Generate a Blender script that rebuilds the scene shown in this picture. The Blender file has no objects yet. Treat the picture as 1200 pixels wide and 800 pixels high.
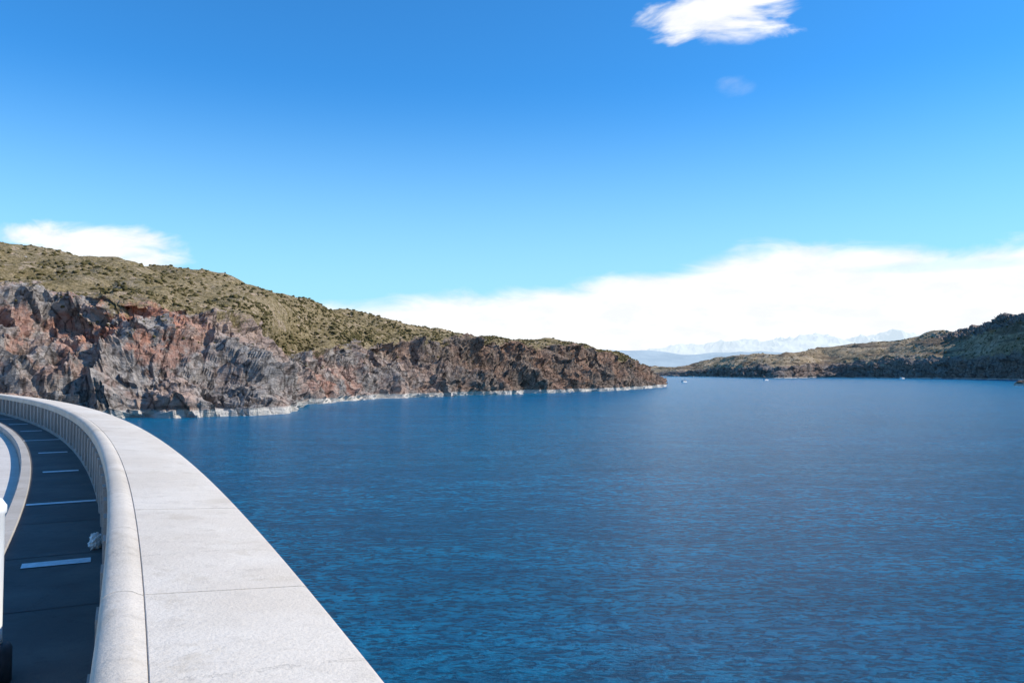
import bpy, math, random
import numpy as np
from mathutils import Vector, noise
random.seed(3); np.random.seed(3)
sc=bpy.context.scene
sc.view_settings.view_transform='Standard'; sc.view_settings.look='None'; sc.view_settings.exposure=0
R2=math.radians
SUN_EL=39.0; SUN_AZ=90.0   # azimuth clockwise from +Y
CAM_Z=15.0; COP_Z=14.0; WALK_Z=13.15; ROAD_Z=13.0
SKY_S=.15

# ---------------------------------------------------------------- node helpers
class NT:
    def __init__(s,nt): s.nt=nt; s.n=nt.nodes; s.l=nt.links
    def new(s,t,**k):
        n=s.n.new(t)
        for a,b in k.items(): setattr(n,a,b)
        return n
    def put(s,sock,v):
        if v is None: return
        if isinstance(v,bpy.types.NodeSocket): s.l.new(v,sock)
        else:
            if isinstance(v,(tuple,list)) and len(v)==3 and sock.type=='RGBA': v=(*v,1)
            sock.default_value=v
    def math(s,op,a,b=None,c=None,clamp=False):
        n=s.new('ShaderNodeMath',operation=op,use_clamp=clamp)
        s.put(n.inputs[0],a); s.put(n.inputs[1],b); s.put(n.inputs[2],c)
        return n.outputs[0]
    def mix(s,f,a,b,bt='MIX'):
        n=s.new('ShaderNodeMix',data_type='RGBA',blend_type=bt)
        s.put(n.inputs[0],f); s.put(n.inputs[6],a); s.put(n.inputs[7],b)
        return n.outputs[2]
    def noise(s,vec,scale,detail=4,rough=.5,dist=0):
        n=s.new('ShaderNodeTexNoise'); s.put(n.inputs['Vector'],vec)
        n.inputs['Scale'].default_value=scale; n.inputs['Detail'].default_value=detail
        n.inputs['Roughness'].default_value=rough; n.inputs['Distortion'].default_value=dist
        return n.outputs[0]
    def vor(s,vec,scale,feature='F1',out=0):
        n=s.new('ShaderNodeTexVoronoi',feature=feature); s.put(n.inputs['Vector'],vec)
        n.inputs['Scale'].default_value=scale
        return n.outputs[out]
    def mapping(s,vec,scale=(1,1,1),rot=(0,0,0),loc=(0,0,0)):
        n=s.new('ShaderNodeMapping'); s.put(n.inputs[0],vec)
        n.inputs['Scale'].default_value=scale; n.inputs['Rotation'].default_value=rot; n.inputs['Location'].default_value=loc
        return n.outputs[0]
    def step(s,v,a,b):
        n=s.new('ShaderNodeMapRange',interpolation_type='SMOOTHSTEP')
        s.put(n.inputs[0],v); n.inputs[1].default_value=a; n.inputs[2].default_value=b
        return n.outputs[0]
    def ramp(s,v,stops,interp='LINEAR'):
        n=s.new('ShaderNodeValToRGB'); s.put(n.inputs[0],v); cr=n.color_ramp; cr.interpolation=interp
        while len(cr.elements)<len(stops): cr.elements.new(0.5)
        for e,(p,c) in zip(cr.elements,stops):
            e.position=p; e.color=(*c,1) if len(c)==3 else c
        return n.outputs[0]
    def bump(s,h,strength,dist,normal=None):
        n=s.new('ShaderNodeBump'); s.put(n.inputs['Height'],h)
        n.inputs['Strength'].default_value=strength; n.inputs['Distance'].default_value=dist
        if normal is not None: s.put(n.inputs['Normal'],normal)
        return n.outputs[0]

def material(name):
    m=bpy.data.materials.new(name); m.use_nodes=True
    t=NT(m.node_tree); b=m.node_tree.nodes['Principled BSDF']
    pos=t.new('ShaderNodeNewGeometry').outputs['Position']
    return m,t,b,pos
def simple(name,col,rough=.8,var=.15,scale=20,metal=0):
    m,t,b,pos=material(name)
    n=t.noise(pos,scale,5,.6)
    c=t.mix(t.step(n,.3,.7),tuple(x*(1-var) for x in col),tuple(min(1,x*(1+var)) for x in col))
    t.put(b.inputs['Base Color'],c); b.inputs['Roughness'].default_value=rough; b.inputs['Metallic'].default_value=metal
    return m

# ---------------------------------------------------------------- materials
def concrete(name,c0,c1,stain=.5,fine=60,pit=.35,bd=.012):
    m,t,b,pos=material(name)
    big=t.noise(pos,.9,5,.6); med=t.noise(pos,7,6,.7); fin=t.noise(pos,fine,4,.7)
    c=t.mix(t.step(big,.35,.68),c0,c1)
    c=t.mix(t.math('MULTIPLY',t.step(med,.5,.75),stain),c,tuple(x*.72 for x in c0))
    pits=t.vor(pos,70)
    c=t.mix(t.math('MULTIPLY',t.math('SUBTRACT',1,t.step(pits,.06,.26)),pit),c,tuple(x*.45 for x in c0))
    c=t.mix(t.math('MULTIPLY',t.step(fin,.45,.65),.3),c,tuple(x*.74 for x in c0))
    blot=t.noise(pos,2.3,7,.7,.4)
    c=t.mix(t.math('MULTIPLY',t.step(blot,.54,.66),.35),c,(c0[0]*.72,c0[1]*.68,c0[2]*.60))
    cr=t.vor(t.mapping(pos,loc=(3,1,0)),.55,'DISTANCE_TO_EDGE')
    cr=t.math('ADD',cr,t.math('MULTIPLY',t.math('SUBTRACT',med,.5),.12))
    hair=t.math('SUBTRACT',1,t.step(t.math('ABSOLUTE',cr),0,.005))
    c=t.mix(t.math('MULTIPLY',hair,.4),c,tuple(x*.4 for x in c0))
    t.put(b.inputs['Base Color'],c); b.inputs['Roughness'].default_value=.9
    h=t.math('ADD',t.math('MULTIPLY',fin,.6),med)
    t.put(b.inputs['Normal'],t.bump(h,.5,bd))
    return m
M_cop=concrete('coping_concrete',(.65,.57,.47),(.73,.66,.565),.5,bd=.018)
M_lip=concrete('lip_concrete',(.58,.51,.42),(.68,.61,.52),.5,bd=.018)
M_wall=concrete('wall_concrete',(.36,.33,.30),(.45,.42,.39),.5)
M_road=concrete('road_concrete',(.58,.54,.49),(.66,.62,.57),.3,30)
M_walk=concrete('walkway_asphalt',(.09,.085,.08),(.135,.13,.12),.5,80)
M_kerb=concrete('kerb_concrete',(.40,.37,.33),(.48,.45,.41),.5)
M_pale=simple('mottled_white',(.74,.75,.76),.7,.12,14)
M_white=simple('white_painted_metal',(.82,.82,.80),.45,.05,5)
M_dark=simple('dark_base',(.05,.05,.055),.7,.3,20)

def rock_mat(name,far=False):
    m,t,b,pos=material(name)
    k=.3 if far else 1.0
    a=t.new('ShaderNodeAttribute',attribute_name='cliff'); mask=a.outputs['Fac']
    a2=t.new('ShaderNodeAttribute',attribute_name='red'); red=a2.outputs['Fac']
    sp=t.mapping(pos,scale=(.05*k,.05*k,.30*k),rot=(R2(14),R2(-32),0))
    st=t.noise(sp,1.0,8,.72,.6)
    blot=t.noise(pos,.04*k,6,.62); med=t.noise(pos,.35*k,8,.7); fin=t.noise(pos,1.6*k,6,.7)
    vert=t.noise(t.mapping(pos,scale=(.30*k,.30*k,.06*k)),1,6,.65)
    rockc=t.ramp(st,[(.28,(.14,.10,.08)),(.42,(.32,.235,.185)),(.5,(.54,.41,.335)),(.6,(.38,.265,.205)),(.72,(.64,.54,.46))])
    grey=t.ramp(med,[(.3,(.12,.105,.092)),(.5,(.33,.292,.26)),(.7,(.60,.54,.48))])
    rockc=t.mix(t.step(blot,.40,.53),rockc,grey)
    redc=t.ramp(med,[(.3,(.30,.11,.065)),(.5,(.52,.24,.155)),(.7,(.62,.40,.30))])
    rockc=t.mix(t.math('MULTIPLY',red,t.step(t.noise(pos,.07*k,6,.65),.49,.58),clamp=True),rockc,redc)
    rockc=t.mix(t.math('MULTIPLY',t.step(vert,.54,.63),.7),rockc,(.075,.06,.05))
    cr=t.vor(t.mapping(pos,scale=(1,1,.6),rot=(.3,.5,.2)),.16*k,'DISTANCE_TO_EDGE')
    cr=t.math('ADD',cr,t.math('MULTIPLY',t.math('SUBTRACT',med,.5),.3))
    rockc=t.mix(t.math('MULTIPLY',t.math('SUBTRACT',1,t.step(cr,0,.06)),.7),rockc,(.045,.034,.028))  # crevice shadow painted in: cracks darkened in the rock colour
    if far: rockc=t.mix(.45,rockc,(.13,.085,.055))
    else:
        z=t.new('ShaderNodeSeparateXYZ'); t.put(z.inputs[0],pos)
        rockc=t.mix(t.math('MULTIPLY',t.step(z.outputs[1],430,600),.75),rockc,t.mix(1.0,rockc,(.60,.46,.35),'MULTIPLY'))
    z=t.new('ShaderNodeSeparateXYZ'); t.put(z.inputs[0],pos); z=z.outputs[2]
    zz=t.math('ADD',z,t.math('MULTIPLY',t.math('SUBTRACT',med,.5),2.2))
    rockc=t.mix(t.math('MULTIPLY',t.math('SUBTRACT',1,t.step(zz,2.0,3.0)),.9),rockc,(.70,.65,.57))
    if far:
        soil=t.ramp(t.noise(pos,.06*k,6,.65),[(.3,(.26,.185,.095)),(.5,(.42,.315,.19)),(.68,(.56,.44,.31))])
        tus=t.noise(pos,.35*k,6,.8); soil=t.mix(t.step(tus,.50,.58),soil,(.15,.105,.05))
        soil=t.mix(t.math('MULTIPLY',t.step(t.noise(t.mapping(pos,scale=(.004,.004,.05)),1,6,.6),.50,.56),.75),soil,(.14,.095,.06))
    else:
        soil=t.ramp(t.noise(pos,.06*k,6,.65),[(.3,(.21,.16,.08)),(.5,(.31,.24,.13)),(.68,(.43,.335,.22))])
        tus=t.noise(pos,.55*k,5,.75)
        soil=t.mix(t.math('MULTIPLY',t.step(tus,.46,.58),.85),soil,(.12,.095,.036))
        soil=t.mix(t.math('MULTIPLY',t.step(t.noise(pos,.22*k,7,.7),.55,.63),.85),soil,(.46,.35,.25))
    mm=t.step(t.math('ADD',mask,t.math('MULTIPLY',t.math('SUBTRACT',med,.5),.9)),.4,.62)
    c=t.mix(mm,soil,rockc)
    if far: c=t.mix(.05,c,(.28,.31,.36))  # bluish distance haze mixed into the base colour
    t.put(b.inputs['Base Color'],c); b.inputs['Roughness'].default_value=.95
    b.inputs['Specular IOR Level'].default_value=.15
    h=t.math('ADD',t.math('ADD',t.math('MULTIPLY',st,1.8),med),t.math('MULTIPLY',fin,.35))
    t.put(b.inputs['Normal'],t.bump(h,.9,1.5/k))
    return m
M_rock=rock_mat('cliff_rock'); M_rockfar=rock_mat('far_shore_rock',True)

def water_mat():
    m,t,b,pos=material('lake_water')
    n1=t.noise(t.mapping(pos,scale=(.6,1.3,1),rot=(0,0,R2(-9))),1.5,3,.6,.9)
    n1b=t.noise(t.mapping(pos,scale=(.6,1.2,1),rot=(0,0,R2(20))),3.6,3,.6,.5)
    n2=t.noise(t.mapping(pos,scale=(.45,1.0,1),rot=(0,0,R2(6))),.42,7,.85,.4)
    n3=t.noise(t.mapping(pos,scale=(.35,1,1)),.07,10,.90,.3)
    h=t.math('ADD',t.math('ADD',n1,t.math('MULTIPLY',n1b,.35)),t.math('ADD',t.math('MULTIPLY',n2,1.4),t.math('MULTIPLY',n3,2.0)))
    patch=t.noise(t.mapping(pos,scale=(.004,.016,1)),1,5,.6)
    c=t.mix(t.step(patch,.35,.65),(.002,.205,.385),(.003,.225,.44))
    dk=t.math('MULTIPLY',t.math('SUBTRACT',1,t.step(t.math('ADD',t.math('MULTIPLY',n1,.7),t.math('MULTIPLY',n1b,.3)),.45,.53)),.74)  # dark ripple troughs painted into the base colour, standing in for wave shading
    c=t.mix(dk,c,(.002,.050,.110))
    dk2=t.math('MULTIPLY',t.math('SUBTRACT',1,t.step(n2,.44,.54)),.50)
    c=t.mix(dk2,c,(.002,.065,.150))
    dk3=t.math('MULTIPLY',t.math('SUBTRACT',1,t.step(n3,.45,.55)),.40)
    c=t.mix(dk3,c,(.002,.07,.165))
    t.put(b.inputs['Base Color'],c)
    b.inputs['Roughness'].default_value=.2; b.inputs['IOR'].default_value=1.33
    b.inputs['Specular IOR Level'].default_value=.09
    t.put(b.inputs['Normal'],t.bump(h,1.0,.42))
    return m
M_water=water_mat()

# ---------------------------------------------------------------- mesh helpers
def make(name,verts,faces,mat,parent=None,smooth=False):
    me=bpy.data.meshes.new(name); me.from_pydata([tuple(v) for v in verts],[],[tuple(f) for f in faces]); me.update()
    if mat is not None:
        for mm in (mat if isinstance(mat,list) else [mat]): me.materials.append(mm)
    o=bpy.data.objects.new(name,me); sc.collection.objects.link(o)
    if smooth: me.polygons.foreach_set('use_smooth',[True]*len(me.polygons))
    if parent: o.parent=parent
    return o
def empty(name,loc=(0,0,0)):
    e=bpy.data.objects.new(name,None); e.location=loc; e.empty_display_size=.3; sc.collection.objects.link(e); return e
def box(x0,x1,y0,y1,z0,z1):
    v=[(x0,y0,z0),(x1,y0,z0),(x1,y1,z0),(x0,y1,z0),(x0,y0,z1),(x1,y0,z1),(x1,y1,z1),(x0,y1,z1)]
    f=[(0,3,2,1),(4,5,6,7),(0,1,5,4),(1,2,6,5),(2,3,7,6),(3,0,4,7)]
    return v,f

# ---------------------------------------------------------------- dam arc  (s metres along arc, off: + = to the water)
RAD=150.0; TH0=R2(24.0); P0=(-.11,0.0)
CX=P0[0]-RAD*math.cos(TH0); CY=P0[1]-RAD*math.sin(TH0)
def arc(s,off,z):
    th=TH0+s/RAD; r=RAD+off
    return (CX+r*math.cos(th),CY+r*math.sin(th),z)
S0,S1=-70.0,150.0
def sweep(profile,s0,s1,ds,closed=True):
    n=max(1,int(round((s1-s0)/ds))); V=[];F=[]; m=len(profile)
    for i in range(n+1):
        s=s0+(s1-s0)*i/n
        for (o,z) in profile: V.append(arc(s,o,z))
    for i in range(n):
        for j in range(m if closed else m-1):
            a=i*m+j; b=i*m+(j+1)%m
            F.append((a,b,b+m,a+m))
    if closed:
        F.append(tuple(range(m-1,-1,-1))); F.append(tuple(n*m+j for j in range(m)))
    return V,F
def merge(parts):
    V=[];F=[]
    for v,f in parts:
        o=len(V); V+=list(v); F+=[tuple(i+o for i in q) for q in f]
    return V,F
dam=empty('dam_wall')
v,f=sweep([(.78,13.0),(.78,-30),(-9.1,-30),(-9.1,12.75),(.05,12.75),(.05,13.0)],S0,S1,1.0)
make('dam_body',v,f,M_wall,dam)

def parapet(name,off0,sign):
    e=empty(name)
    W=.875
    lip=[(-.04,-.17),(-.05,-.05)]
    for k in range(9):
        a=math.pi-math.pi*k/8*.80
        lip.append((.035+.085*math.cos(a),-.035+.048*math.sin(a)+.0))
    lip+=[(.126,-.0165),(.1290,-.022),(.1290,-.17)]
    slab=[(.130,-.17),(.130,-.019),(.134,-.0145),(W-.03,-.055),(W-.008,-.064),(W,-.085),(W,-.19)]
    for nm,prof,mat,L,s in (('lip',lip,M_lip,1.7,4.05-1.7*44),('coping',slab,M_cop,2.55,4.05-2.55*29)):
        parts=[]
        while s<S1:
            jig=random.uniform(-.002,.001)
            pr=[(off0+sign*o,COP_Z+z+jig) for o,z in prof]
            if sign<0: pr=pr[::-1]
            parts.append(sweep(pr,s+.004,s+L-.004,.5)); s+=L
        v,f=merge(parts); o=make(nm,v,f,mat,e)
        me=o.data; me.polygons.foreach_set('use_smooth',[len(p.vertices)==4 for p in me.polygons])
        try: me.set_sharp_from_angle(angle=R2(35))
        except Exception: pass
    def sw(a,b,z0,z1,s0,s1,ds=1.0):
        lo,hi=sorted((off0+sign*a,off0+sign*b))
        return sweep([(hi,z1),(hi,z0),(lo,z0),(lo,z1)],s0,s1,ds)
    v,f=sw(.24,.76,WALK_Z-.16,COP_Z-.15,S0,S1); make('core_wall',v,f,M_wall,e)
    parts=[sw(-.045,.235,WALK_Z-.16,WALK_Z+.10,S0,S1)]
    s=S0+.3
    while s<S1-.5:
        parts.append(sw(-.075,.238,WALK_Z+.102,COP_Z-.172,s,s+.24,.24)); s+=1.0
    v,f=merge(parts); make('pilasters',v,f,M_wall,e)
    return e
parapet('parapet',0.0,1)
parapet('parapet.001',-8.7,-1)

KER=-.95
v,f=sweep([(-.03,WALK_Z),(KER+.0,WALK_Z)][::1],S0,S1,.5,False); make('walkway',v,[q[::-1] for q in f],M_walk)
parts=[]; s=-20.0
while s<S1:
    parts.append(sweep([(-.046,WALK_Z+.004),(KER+.01,WALK_Z+.004)],s,s+.025,.025,False)); s+=2.1
v,f=merge(parts); make('walkway_joints',v,f,M_dark)
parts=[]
for i,s in enumerate(np.arange(8.9-4.2*4,S1-5,4.2)):  # pale strips across the walkway, every third one longer and thinner
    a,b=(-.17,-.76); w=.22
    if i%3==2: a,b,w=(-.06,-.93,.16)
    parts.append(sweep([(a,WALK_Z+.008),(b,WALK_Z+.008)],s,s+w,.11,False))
v,f=merge(parts); make('walkway_pale_strips',v,f,M_pale)
kp=[(KER,ROAD_Z-.2),(KER,WALK_Z+.015),(KER-.01,WALK_Z+.03),(KER-.16,WALK_Z+.03),(KER-.18,WALK_Z+.01),(KER-.19,ROAD_Z-.2)]
parts=[]; s=S0
while s<S1: parts.append(sweep(kp[::-1],s+.004,s+.996,.5)); s+=1.0
v,f=merge(parts); make('kerb',v,f,M_kerb)
v,f=sweep([(KER-.19,ROAD_Z),(-8.9,ROAD_Z)],S0,S1,1.0,False); make('road',v,f,M_road)
parts=[]; s=S0
while s<S1-3: parts.append(sweep([(-4.9,ROAD_Z+.004),(-5.02,ROAD_Z+.004)],s,s+3,.5,False)); s+=7
v,f=merge(parts); make('road_markings',v,f,M_pale)

def lathe(prof,n=24):
    V=[];F=[]
    for r,z in prof:
        for i in range(n): a=2*math.pi*i/n; V.append((r*math.cos(a),r*math.sin(a),z))
    for j in range(len(prof)-1):
        for i in range(n): F.append((j*n+i,j*n+(i+1)%n,(j+1)*n+(i+1)%n,(j+1)*n+i))
    F.append(tuple(range(n-1,-1,-1))); F.append(tuple((len(prof)-1)*n+i for i in range(n)))
    return V,F
be=empty('bollard',(-3.165,4.86,WALK_Z))
v,f=lathe([(.16,.0),(.16,.2),(.145,.225),(.12,.23)]); make('base',v,f,M_dark,be,True)
v,f=lathe([(.11,.232),(.105,.3),(.105,1.0),(.115,1.01),(.115,1.05),(.09,1.09),(.03,1.11)]); make('post',v,f,M_white,be,True)

import bmesh
bm=bmesh.new(); bmesh.ops.create_icosphere(bm,subdivisions=4,radius=1)
for q in bm.verts:
    d=q.co.normalized(); n=noise.ridged_multi_fractal(d*1.7,.8,2.1,4,1,2)*.22+noise.noise(d*3)*.3
    q.co=Vector((d.x*.06,d.y*.13,d.z*.09))*(.65+n)
me=bpy.data.meshes.new('plastic_bag'); bm.to_mesh(me); bm.free(); me.materials.append(M_white)
o=bpy.data.objects.new('plastic_bag',me); sc.collection.objects.link(o); o.location=arc(9.6,-.12,WALK_Z+.075)

# ---------------------------------------------------------------- terrain loft
def catmull(P,n_per):
    P=np.array(P,float); out=[]; K=len(P)
    for i in range(K-1):
        p0=P[max(i-1,0)];p1=P[i];p2=P[i+1];p3=P[min(i+2,K-1)]
        n=n_per[i]
        for j in range(n):
            t=j/n
            out.append(.5*((2*p1)+(-p0+p2)*t+(2*p0-5*p1+4*p2-p3)*t*t+(-p0+3*p1-3*p2+p3)*t**3))
    out.append(P[-1]); return np.array(out)

def terrain(name,S,C,Rr,step_near,rows,amp,scl,mat,redfn,cbias=0,flare=3.0,topfn=None,gk=.22):
    S=np.array([(x,y,0) for x,y in S],float);C=np.array(C,float);Rr=np.array(Rr,float)
    B=Rr+np.array([-1.0,.8,0])*260*scl if name=='hillside' else Rr+np.array([1.0,.4,0])*700
    B[:,2]=Rr[:,2]*.75
    E=B+(np.array([-1500,900,0]) if name=='hillside' else np.array([3500,1500,0])); E[:,2]=20
    nper=[max(3,int(np.linalg.norm(S[i+1]-S[i])/step_near[i])) for i in range(len(S)-1)]
    g=[catmull(A,nper) for A in (S,C,Rr,B,E)]
    S_,C_,R_,B_,E_=g
    out=S_-C_; out[:,2]=0; out/= (np.linalg.norm(out,axis=1)[:,None]+1e-6)
    base=S_+out*flare; base[:,2]=-flare*2
    R=[];msk=[];tt=[]
    nc,ns,nb=rows
    for j in range(3): t=j/3; R.append(base*(1-t)+S_*t); msk.append(1.0); tt.append(0)
    for j in range(nc):
        t=j/nc; p=S_*(1-t)+C_*t; z=t+ .10*math.sin(2*math.pi*t); p=p.copy(); p[:,2]=C_[:,2]*z; R.append(p); msk.append(1.0-.0*t); tt.append(t)
    for j in range(ns):
        t=(j/ns)**1.35; p=C_*(1-t)+R_*t; p=p.copy()
        zt=1-(1-t)**1.45; p[:,2]=C_[:,2]*(1-zt)+R_[:,2]*zt
        R.append(p); msk.append(max(0,.55+cbias-t*4)); tt.append(1+t)
    for j in range(nb): t=j/nb; R.append(R_*(1-t)+B_*t); msk.append(0.0); tt.append(2+t)
    for j in range(7): t=j/6; R.append(B_*(1-t)+E_*t); msk.append(0.0); tt.append(3+t)
    G=np.array(R)
    nr,ncv=G.shape[:2]
    du=np.gradient(G,axis=1); dv=np.gradient(G,axis=0)
    N=np.cross(du,dv); N/= (np.linalg.norm(N,axis=2)[:,:,None]+1e-9)
    sgn=np.sign(N[int(nr*.5),:,2].mean()); N*=sgn
    flat=G.reshape(-1,3); NN=N.reshape(-1,3)
    disp=np.zeros(len(flat)); cl=np.zeros(len(flat)); rd=np.zeros(len(flat))
    A1,A2,A3,A4=amp
    for i in range(len(flat)):
        p=flat[i]
        r=i//ncv; m=msk[r]; t=tt[r]
        if topfn: m=max(m,topfn(p,t))
        v=Vector(p)
        w=min(1,m)
        lean=Vector((v.x-v.z*.25,v.y+v.z*.55,v.z*.30))
        big=noise.ridged_multi_fractal(lean/(48*scl)+Vector((5.3,2.2,1)),.9,2.1,3,1.0,2.0)-1.1
        d=0
        soft=noise.fractal(v/(60*scl),1,2,4)
        if w>.01:
            med=noise.ridged_multi_fractal(Vector((lean.x,lean.y,v.z*.35))/(20*scl)+Vector((1,7,3)),1.0,2.2,3,1.0,2.0)-1.1
            s=(v.x*.25+v.y*.45+v.z*.75)/(8.5*scl)+noise.noise(v/(16*scl))*1.3
            saw=(s-math.floor(s)); saw=saw*saw
            nv=noise.noise_vector(v/(9*scl))
            q=Vector((v.x+v.z*.5,v.y,v.z*.7-v.x*.3))
            c1=noise.cell(q/(9.5*scl)+nv*.2)+.5*noise.cell(q/(4*scl)+nv*.25)
            fine=noise.fractal(v/(3.0*scl),.9,2.2,3)
            d+=w*(A1*big+A2*med*.6+A3*(saw-.3)+A3*.9*c1+A4*fine)
        sl=(A1*.35*soft+A4*.5*noise.fractal(v/(6*scl),.8,2,4))
        gul=noise.ridged_multi_fractal(Vector((v.x,v.y,0))/(34*scl),1.0,2,3,1,2)-1.1
        d+=(1-w)*(sl*1.2 - gk*A1*gul)*(1 if t<2 else .5)
        disp[i]=d
        cl[i]=m+ (.25*noise.noise(v/(9*scl))) + (.35 if big>.45 and 1<t<1.5 else 0) - (.6*max(0,(t-.75)/.25)*(1 if noise.noise(v/(20*scl))>.18 else 0) if t<1 else 0)
        rd[i]=redfn(p)
    P=flat+NN*disp[:,None]
    F=[]
    for r in range(nr-1):
        for c in range(ncv-1):
            a=r*ncv+c
            q=(a,a+1,a+ncv+1,a+ncv)
            F.append(q if sgn>0 else q[::-1])
    o=make(name,P,F,mat)
    for nm,arr in (('cliff',cl),('red',rd)):
        at=o.data.attributes.new(nm,'FLOAT','POINT'); at.data.foreach_set('value',np.clip(arr,0,1.5).astype(np.float32))
    return o,P.reshape(nr,ncv,3),np.array(tt)

S=[(-112,60),(-165,120),(-185,200),(-150,262),(-117,272),(-98,285),(-87,303),(-101,365),(-94,404),(-75,465),(-23,543),(33,614),(90,700),(140,810),(166,890),(172,950),(150,1010),(60,1080)]
C=[(-140,64,40),(-195,122,42),(-220,215,43),(-180,296,45),(-144,300,44),(-128,316,41),(-112,340,38),(-119,400,22),(-104,440,28),(-90,500,34.5),(-37,577,37.4),(24,648,38.8),(73,728,35.6),(123,819,28),(154,895,17),(160,950,9),(138,1000,9),(50,1060,9)]
Rr=[(-300,100,88),(-390,180,92),(-400,330,95),(-293,460,87),(-234,470,78),(-192,490,71.6),(-155,540,66),(-125,590,60),(-107,630,57),(-64,670,51),(-15,700,45),(39,740,45),(85,800,40),(118,865,30),(142,915,19),(145,955,12),(110,990,16),(30,1010,16)]
stp=[3,3,1.2,.7,.55,.55,.8,.9,.9,1.0,1.1,1.2,1.4,1.6,2,3,5]
def redf(p):
    x,y,z=p
    a=math.exp(-(((x+140)/24)**2+((y-295)/24)**2))*(.2+1.0*max(0,min(1,(z-14)/24)))
    b=.6*math.exp(-(((x+92)/18)**2+((y-415)/60)**2))
    c=.6*math.exp(-(((x+185)/30)**2+((y-270)/30)**2))
    return a*1.3+b+c+.10
hill,G,T=terrain('hillside',S,C,Rr,stp,(72,80,14),(12.0,4.6,2.4,.7),1.0,M_rock,redf)

S2=[(-900,4700),(-100,4300),(613,3500),(790,3240),(745,2700),(735,2330),(800,2320),(982,2560),(1080,2480),(1100,2180),(1136,2019),(1106,1766),(1050,1570),(860,1150),(760,650),(560,100),(420,-400)]
R2_=[(-900,5100,60),(0,4700,55),(704,3900,42),(900,3650,76),(960,3300,86),(975,2900,84),(1010,2850,86),(1178,3000,114),(1330,2850,130),(1380,2650,142),(1352,2450,142),(1278,2150,150),(1242,1950,160),(1180,1400,150),(1060,700,140),(860,100,120),(700,-500,100)]
C2=[]
for (sx,sy),(rx,ry,rz) in zip(S2,R2_): C2.append((sx*.91+rx*.09,sy*.91+ry*.09,rz*.30))
stp2=[25,20,12,9,7,6,7,7,7,6,6,6,8,14,20,25]
def topf(p,t):
    if 1.62<t<2.1 and p[1]<2550: return .95*min(1,(2550-p[1])/150)
    return 0
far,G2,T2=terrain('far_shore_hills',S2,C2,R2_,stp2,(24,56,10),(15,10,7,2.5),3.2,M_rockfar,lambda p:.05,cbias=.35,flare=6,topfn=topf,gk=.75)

def shrub_mesh(name,G,T,count,tlo,thi,smin,smax,mat):
    bm=bmesh.new(); bmesh.ops.create_icosphere(bm,subdivisions=2,radius=1)
    bv=np.array([q.co[:] for q in bm.verts]); bf=np.array([[w.index for w in q.verts] for q in bm.faces]); bm.free()
    rowsok=np.where((T>=tlo)&(T<=thi))[0]
    V=[];F=[];n=0;tries=0
    while n<count and tries<count*20:
        tries+=1
        r=random.choice(rowsok[:-1]); c=random.randrange(G.shape[1]-1)
        a,b,d=G[r,c],G[r,c+1],G[r+1,c]
        u,w=random.random(),random.random()
        p=a+(b-a)*u+(d-a)*w
        if p[2]<4: continue
        if noise.noise(Vector(p)/22)+random.uniform(-.3,.3)<-.08: continue
        s=random.uniform(smin,smax)*(1+.6*(random.random()**4))
        q=bv*(1+np.random.uniform(-.38,.38,(len(bv),1)))
        q=q*np.array([s*random.uniform(.8,1.25),s*random.uniform(.8,1.25),s*random.uniform(.5,.8)])+p+np.array([0,0,s*.25])
        F.append(bf+len(bv)*n); V.append(q); n+=1
    V=np.concatenate(V);F=np.concatenate(F)
    me=bpy.data.meshes.new(name); me.vertices.add(len(V)); me.vertices.foreach_set('co',V.astype(np.float32).ravel())
    me.loops.add(len(F)*3); me.loops.foreach_set('vertex_index',F.astype(np.int32).ravel())
    me.polygons.add(len(F)); me.polygons.foreach_set('loop_start',np.arange(0,len(F)*3,3,dtype=np.int32))
    me.update(calc_edges=True); me.validate(); me.materials.append(mat)
    o=bpy.data.objects.new(name,me); sc.collection.objects.link(o)
def shrubmat():
    m,t,b,pos=material('shrub_foliage')
    a=t.noise(pos,.25,3,.5); c=t.noise(pos,4,4,.7)
    col=t.mix(t.step(a,.38,.62),(.09,.078,.03),(.18,.145,.065))
    col=t.mix(t.math('MULTIPLY',t.step(c,.45,.65),.5),col,(.055,.05,.022))
    t.put(b.inputs['Base Color'],col); b.inputs['Roughness'].default_value=.95; b.inputs['Specular IOR Level'].default_value=.1
    t.put(b.inputs['Normal'],t.bump(c,1,.3)); return m
M_shrub=shrubmat()
shrub_mesh('shrubs',G,T,7500,1.03,2.1,.3,.9,M_shrub)
shrub_mesh('shrubs.001',G,T,300,.55,1.0,.25,.6,M_shrub)
shrub_mesh('shrubs.002',G2,T2,900,1.1,2.05,1.0,2.4,M_shrub)

# ---------------------------------------------------------------- distant ranges
def distant_range(name,x0,x1,nx,y0,depth,ny,hfun,mat):
    V=[];F=[]
    for j in range(ny):
        t=j/(ny-1)
        for i in range(nx):
            x=x0+(x1-x0)*i/(nx-1); y=y0+depth*t
            V.append((x,y,hfun(x,y,t)))
    for j in range(ny-1):
        for i in range(nx-1):
            a=j*nx+i; F.append((a,a+1,a+nx+1,a+nx))
    return make(name,V,F,mat)
def hm(x,y,t):
    e=math.sin(math.pi*min(1,t*1.0))**.8
    env=.50+.42*math.exp(-((x-9600)/5200)**2)+.28*math.exp(-((x-13500)/2500)**2)
    r=noise.ridged_multi_fractal(Vector((x/3000,y/3000,.7)),.85,2.1,7,1.0,2.0)
    return -60+e*env*(480+480*r)
def hf(x,y,t):
    e=math.sin(math.pi*t)**.7
    return -30+e*(270+120*noise.fractal(Vector((x/2400,y/1600,3)),.9,2,6))
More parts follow.
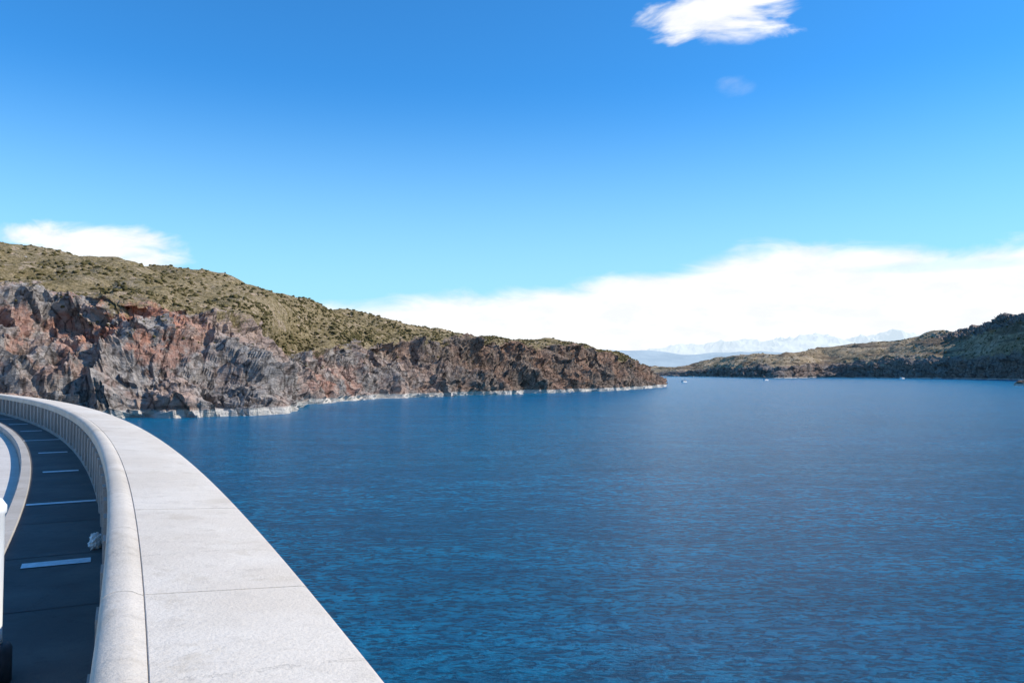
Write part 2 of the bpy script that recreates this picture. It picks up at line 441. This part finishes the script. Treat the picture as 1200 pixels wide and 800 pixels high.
def hazemat(name,kind):
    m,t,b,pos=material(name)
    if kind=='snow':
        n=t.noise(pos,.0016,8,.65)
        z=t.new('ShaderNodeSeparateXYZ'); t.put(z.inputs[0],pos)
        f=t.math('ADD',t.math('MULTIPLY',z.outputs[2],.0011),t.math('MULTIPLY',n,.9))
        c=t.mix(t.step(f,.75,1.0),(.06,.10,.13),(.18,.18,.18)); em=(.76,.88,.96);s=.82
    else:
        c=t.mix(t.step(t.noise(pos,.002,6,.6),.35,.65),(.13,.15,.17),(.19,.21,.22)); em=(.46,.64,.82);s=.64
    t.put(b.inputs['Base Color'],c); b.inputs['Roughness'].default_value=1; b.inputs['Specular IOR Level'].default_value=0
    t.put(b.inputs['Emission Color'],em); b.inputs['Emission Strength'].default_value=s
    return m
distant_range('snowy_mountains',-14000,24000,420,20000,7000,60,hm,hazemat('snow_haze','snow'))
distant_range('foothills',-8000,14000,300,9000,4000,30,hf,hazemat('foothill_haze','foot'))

M_ground=simple('dry_plain',(.2,.17,.12),.95,.2,.01)
v,f=[(-45000,-20000,-8),(45000,-20000,-8),(45000,45000,-8),(-45000,45000,-8)],[(0,1,2,3)]
make('ground',v,f,M_ground)
make('lake_water',[(-4000,-2500,0),(6000,-2500,0),(6000,6500,0),(-4000,6500,0)],[(0,1,2,3)],M_water)

# ---------------------------------------------------------------- boats
M_hull=simple('boat_hull',(.86,.86,.86),.4,.04,2); M_roof=simple('boat_roof',(.10,.16,.24),.5,.1,1); M_glass=simple('boat_glass',(.03,.04,.05),.1,.1,1)
def houseboat(x,y,rot,s,name='houseboat'):
    e=empty(name,(x,y,0)); e.rotation_euler=(0,0,rot); e.scale=(s,s,s)
    st=[(-6,2,0),(-3,2.3,0),(2,2.3,0),(5,1.5,.25),(6.8,.1,.6)]
    V=[];F=[]
    for xx,w,r in st: V+=[(xx,-w,1.0+r),(xx,-w*.8,-.3),(xx,w*.8,-.3),(xx,w,1.0+r)]
    for i in range(len(st)-1):
        for j in range(4): a=i*4+j;b=i*4+(j+1)%4;F.append((a,b,b+4,a+4))
    F+=[(3,2,1,0),(16,17,18,19)]
    make('hull',V,F,M_hull,e)
    v,f=box(-5,2.6,-1.8,1.8,1.02,3.2);make('cabin',v,f,M_hull,e)
    ps=[]
    for i in range(4):
        for sd in (-1,1): ps.append(box(-4.5+i*1.8,-3.3+i*1.8,*(sorted((sd*1.803,sd*1.84))),1.9,2.8))
    v,f=merge(ps);make('windows',v,f,M_glass,e)
    v,f=box(-5.8,3.6,-2.2,2.2,3.21,3.4);make('roof',v,f,M_roof,e)
    ps=[]
    for xx in (-5.6,3.4):
        for yy in (-2,2): ps.append(box(xx-.06,xx+.06,yy-.06,yy+.06,1.0,3.2))
    v,f=merge(ps);make('roof_posts',v,f,M_hull,e)
houseboat(272,1270,.8,1.1); houseboat(505,1600,.7,1.2,'houseboat.001')
houseboat(985,2030,.7,1.5,'houseboat.002')
bm=bmesh.new(); bmesh.ops.create_icosphere(bm,subdivisions=5,radius=1)
for q in bm.verts:
    d=q.co.copy(); n=noise.ridged_multi_fractal(d*1.3,.8,2.1,5,1,2)*.3
    q.co=Vector((d.x*11,d.y*9,d.z*6))*(.6+n)
me=bpy.data.meshes.new('rock_islet'); bm.to_mesh(me); bm.free(); me.materials.append(M_rock)
at=me.attributes.new('cliff','FLOAT','POINT'); at.data.foreach_set('value',[1.0]*len(me.vertices))
o=bpy.data.objects.new('rock_islet',me); sc.collection.objects.link(o); o.location=(612,962,0)

# ---------------------------------------------------------------- sun + sky
sd=bpy.data.lights.new('sun','SUN'); sd.energy=5.0; sd.angle=R2(.53); sd.color=(1,.92,.81)
so=bpy.data.objects.new('sun',sd); sc.collection.objects.link(so)
az=R2(SUN_AZ);el=R2(SUN_EL)
ts=Vector((math.sin(az)*math.cos(el),math.cos(az)*math.cos(el),math.sin(el)))
so.rotation_euler=ts.to_track_quat('Z','Y').to_euler()
w=bpy.data.worlds.new('World'); sc.world=w; w.use_nodes=True
t=NT(w.node_tree); bg=w.node_tree.nodes['Background']
sky=t.new('ShaderNodeTexSky'); sky.sky_type='NISHITA'; sky.sun_disc=False; sky.sun_elevation=el; sky.sun_rotation=az
sky.altitude=1300; sky.air_density=1.0; sky.dust_density=.4; sky.ozone_density=2.0
col=t.mix(1.0,sky.outputs[0],(.29,1.0,1.5),'MULTIPLY')
tc=t.new('ShaderNodeTexCoord'); sx=t.new('ShaderNodeSeparateXYZ'); t.put(sx.inputs[0],tc.outputs['Generated'])
X,Y,Z=sx.outputs
A=t.math('ARCTAN2',X,Y); E=t.math('ARCSINE',Z)
cv=t.new('ShaderNodeCombineXYZ'); t.put(cv.inputs[0],t.math('MULTIPLY',A,9)); t.put(cv.inputs[1],t.math('MULTIPLY',E,24))
cn=t.noise(cv.outputs[0],1.2,8,.55,.5); cn0=t.math('SUBTRACT',cn,.5)
def puff(a0,e0,ra,re,k=2.6,lo=0,hi=1.1):
    a=t.math('DIVIDE',t.math('SUBTRACT',A,a0),ra); e=t.math('DIVIDE',t.math('SUBTRACT',E,e0),re)
    g=t.math('SUBTRACT',1,t.math('ADD',t.math('MULTIPLY',a,a),t.math('MULTIPLY',e,e)))
    return t.step(t.math('ADD',g,t.math('MULTIPLY',cn0,k)),lo,hi)
pA=puff(.262,.412,.105,.034,3.4,0,1.0); pB=puff(-.475,.141,.095,.028,3.2,0,.9); pA2=puff(.275,.335,.03,.014,2.5,.1,1.8)
am=t.math('ADD',t.math('MULTIPLY',A,1/1.2),.5)
def az01(px): return math.atan((px-600)/942)/1.2+.5
tops=[(180,.035),(330,.080),(480,.092),(620,.102),(740,.118),(870,.148),(1000,.147),(1080,.137),(1200,.140)]
top=t.ramp(am,[(az01(p),(v*4,)*3) for p,v in tops]); 
top=t.math('MULTIPLY',top,.25)
dlt=t.math('SUBTRACT',t.math('ADD',top,t.math('MULTIPLY',cn0,.05)),E)
pC=t.step(dlt,-.008,.018)
gap=puff(.50,.117,.13,.009,1.0,0,1.2)
pC=t.math('MULTIPLY',pC,t.math('SUBTRACT',1,t.math('MULTIPLY',gap,.4)))
haze=t.math('SUBTRACT',1,t.step(E,.0,.36))
k=1/SKY_S
col=t.mix(t.math('MULTIPLY',haze,.92),col,(.48*k,.86*k,.98*k))
cm=t.math('MAXIMUM',t.math('MAXIMUM',pA,pB),t.math('MAXIMUM',pC,t.math('MULTIPLY',pA2,.35)))
shade=t.noise(cv.outputs[0],2.0,6,.6)
cc=t.mix(t.step(shade,.35,.65),(.97*k,.99*k,1.03*k),(1.12*k,1.12*k,1.12*k))
col=t.mix(t.math('MULTIPLY',cm,.98),col,cc)
t.put(bg.inputs[0],col); bg.inputs[1].default_value=SKY_S

cd=bpy.data.cameras.new('camera'); cd.sensor_width=36; cd.lens=36*942/1200; cd.clip_start=.05; cd.clip_end=80000
co=bpy.data.objects.new('camera',cd); sc.collection.objects.link(co); co.location=(0,0,CAM_Z)
co.rotation_euler=(R2(90+2.25),0,0); sc.camera=co
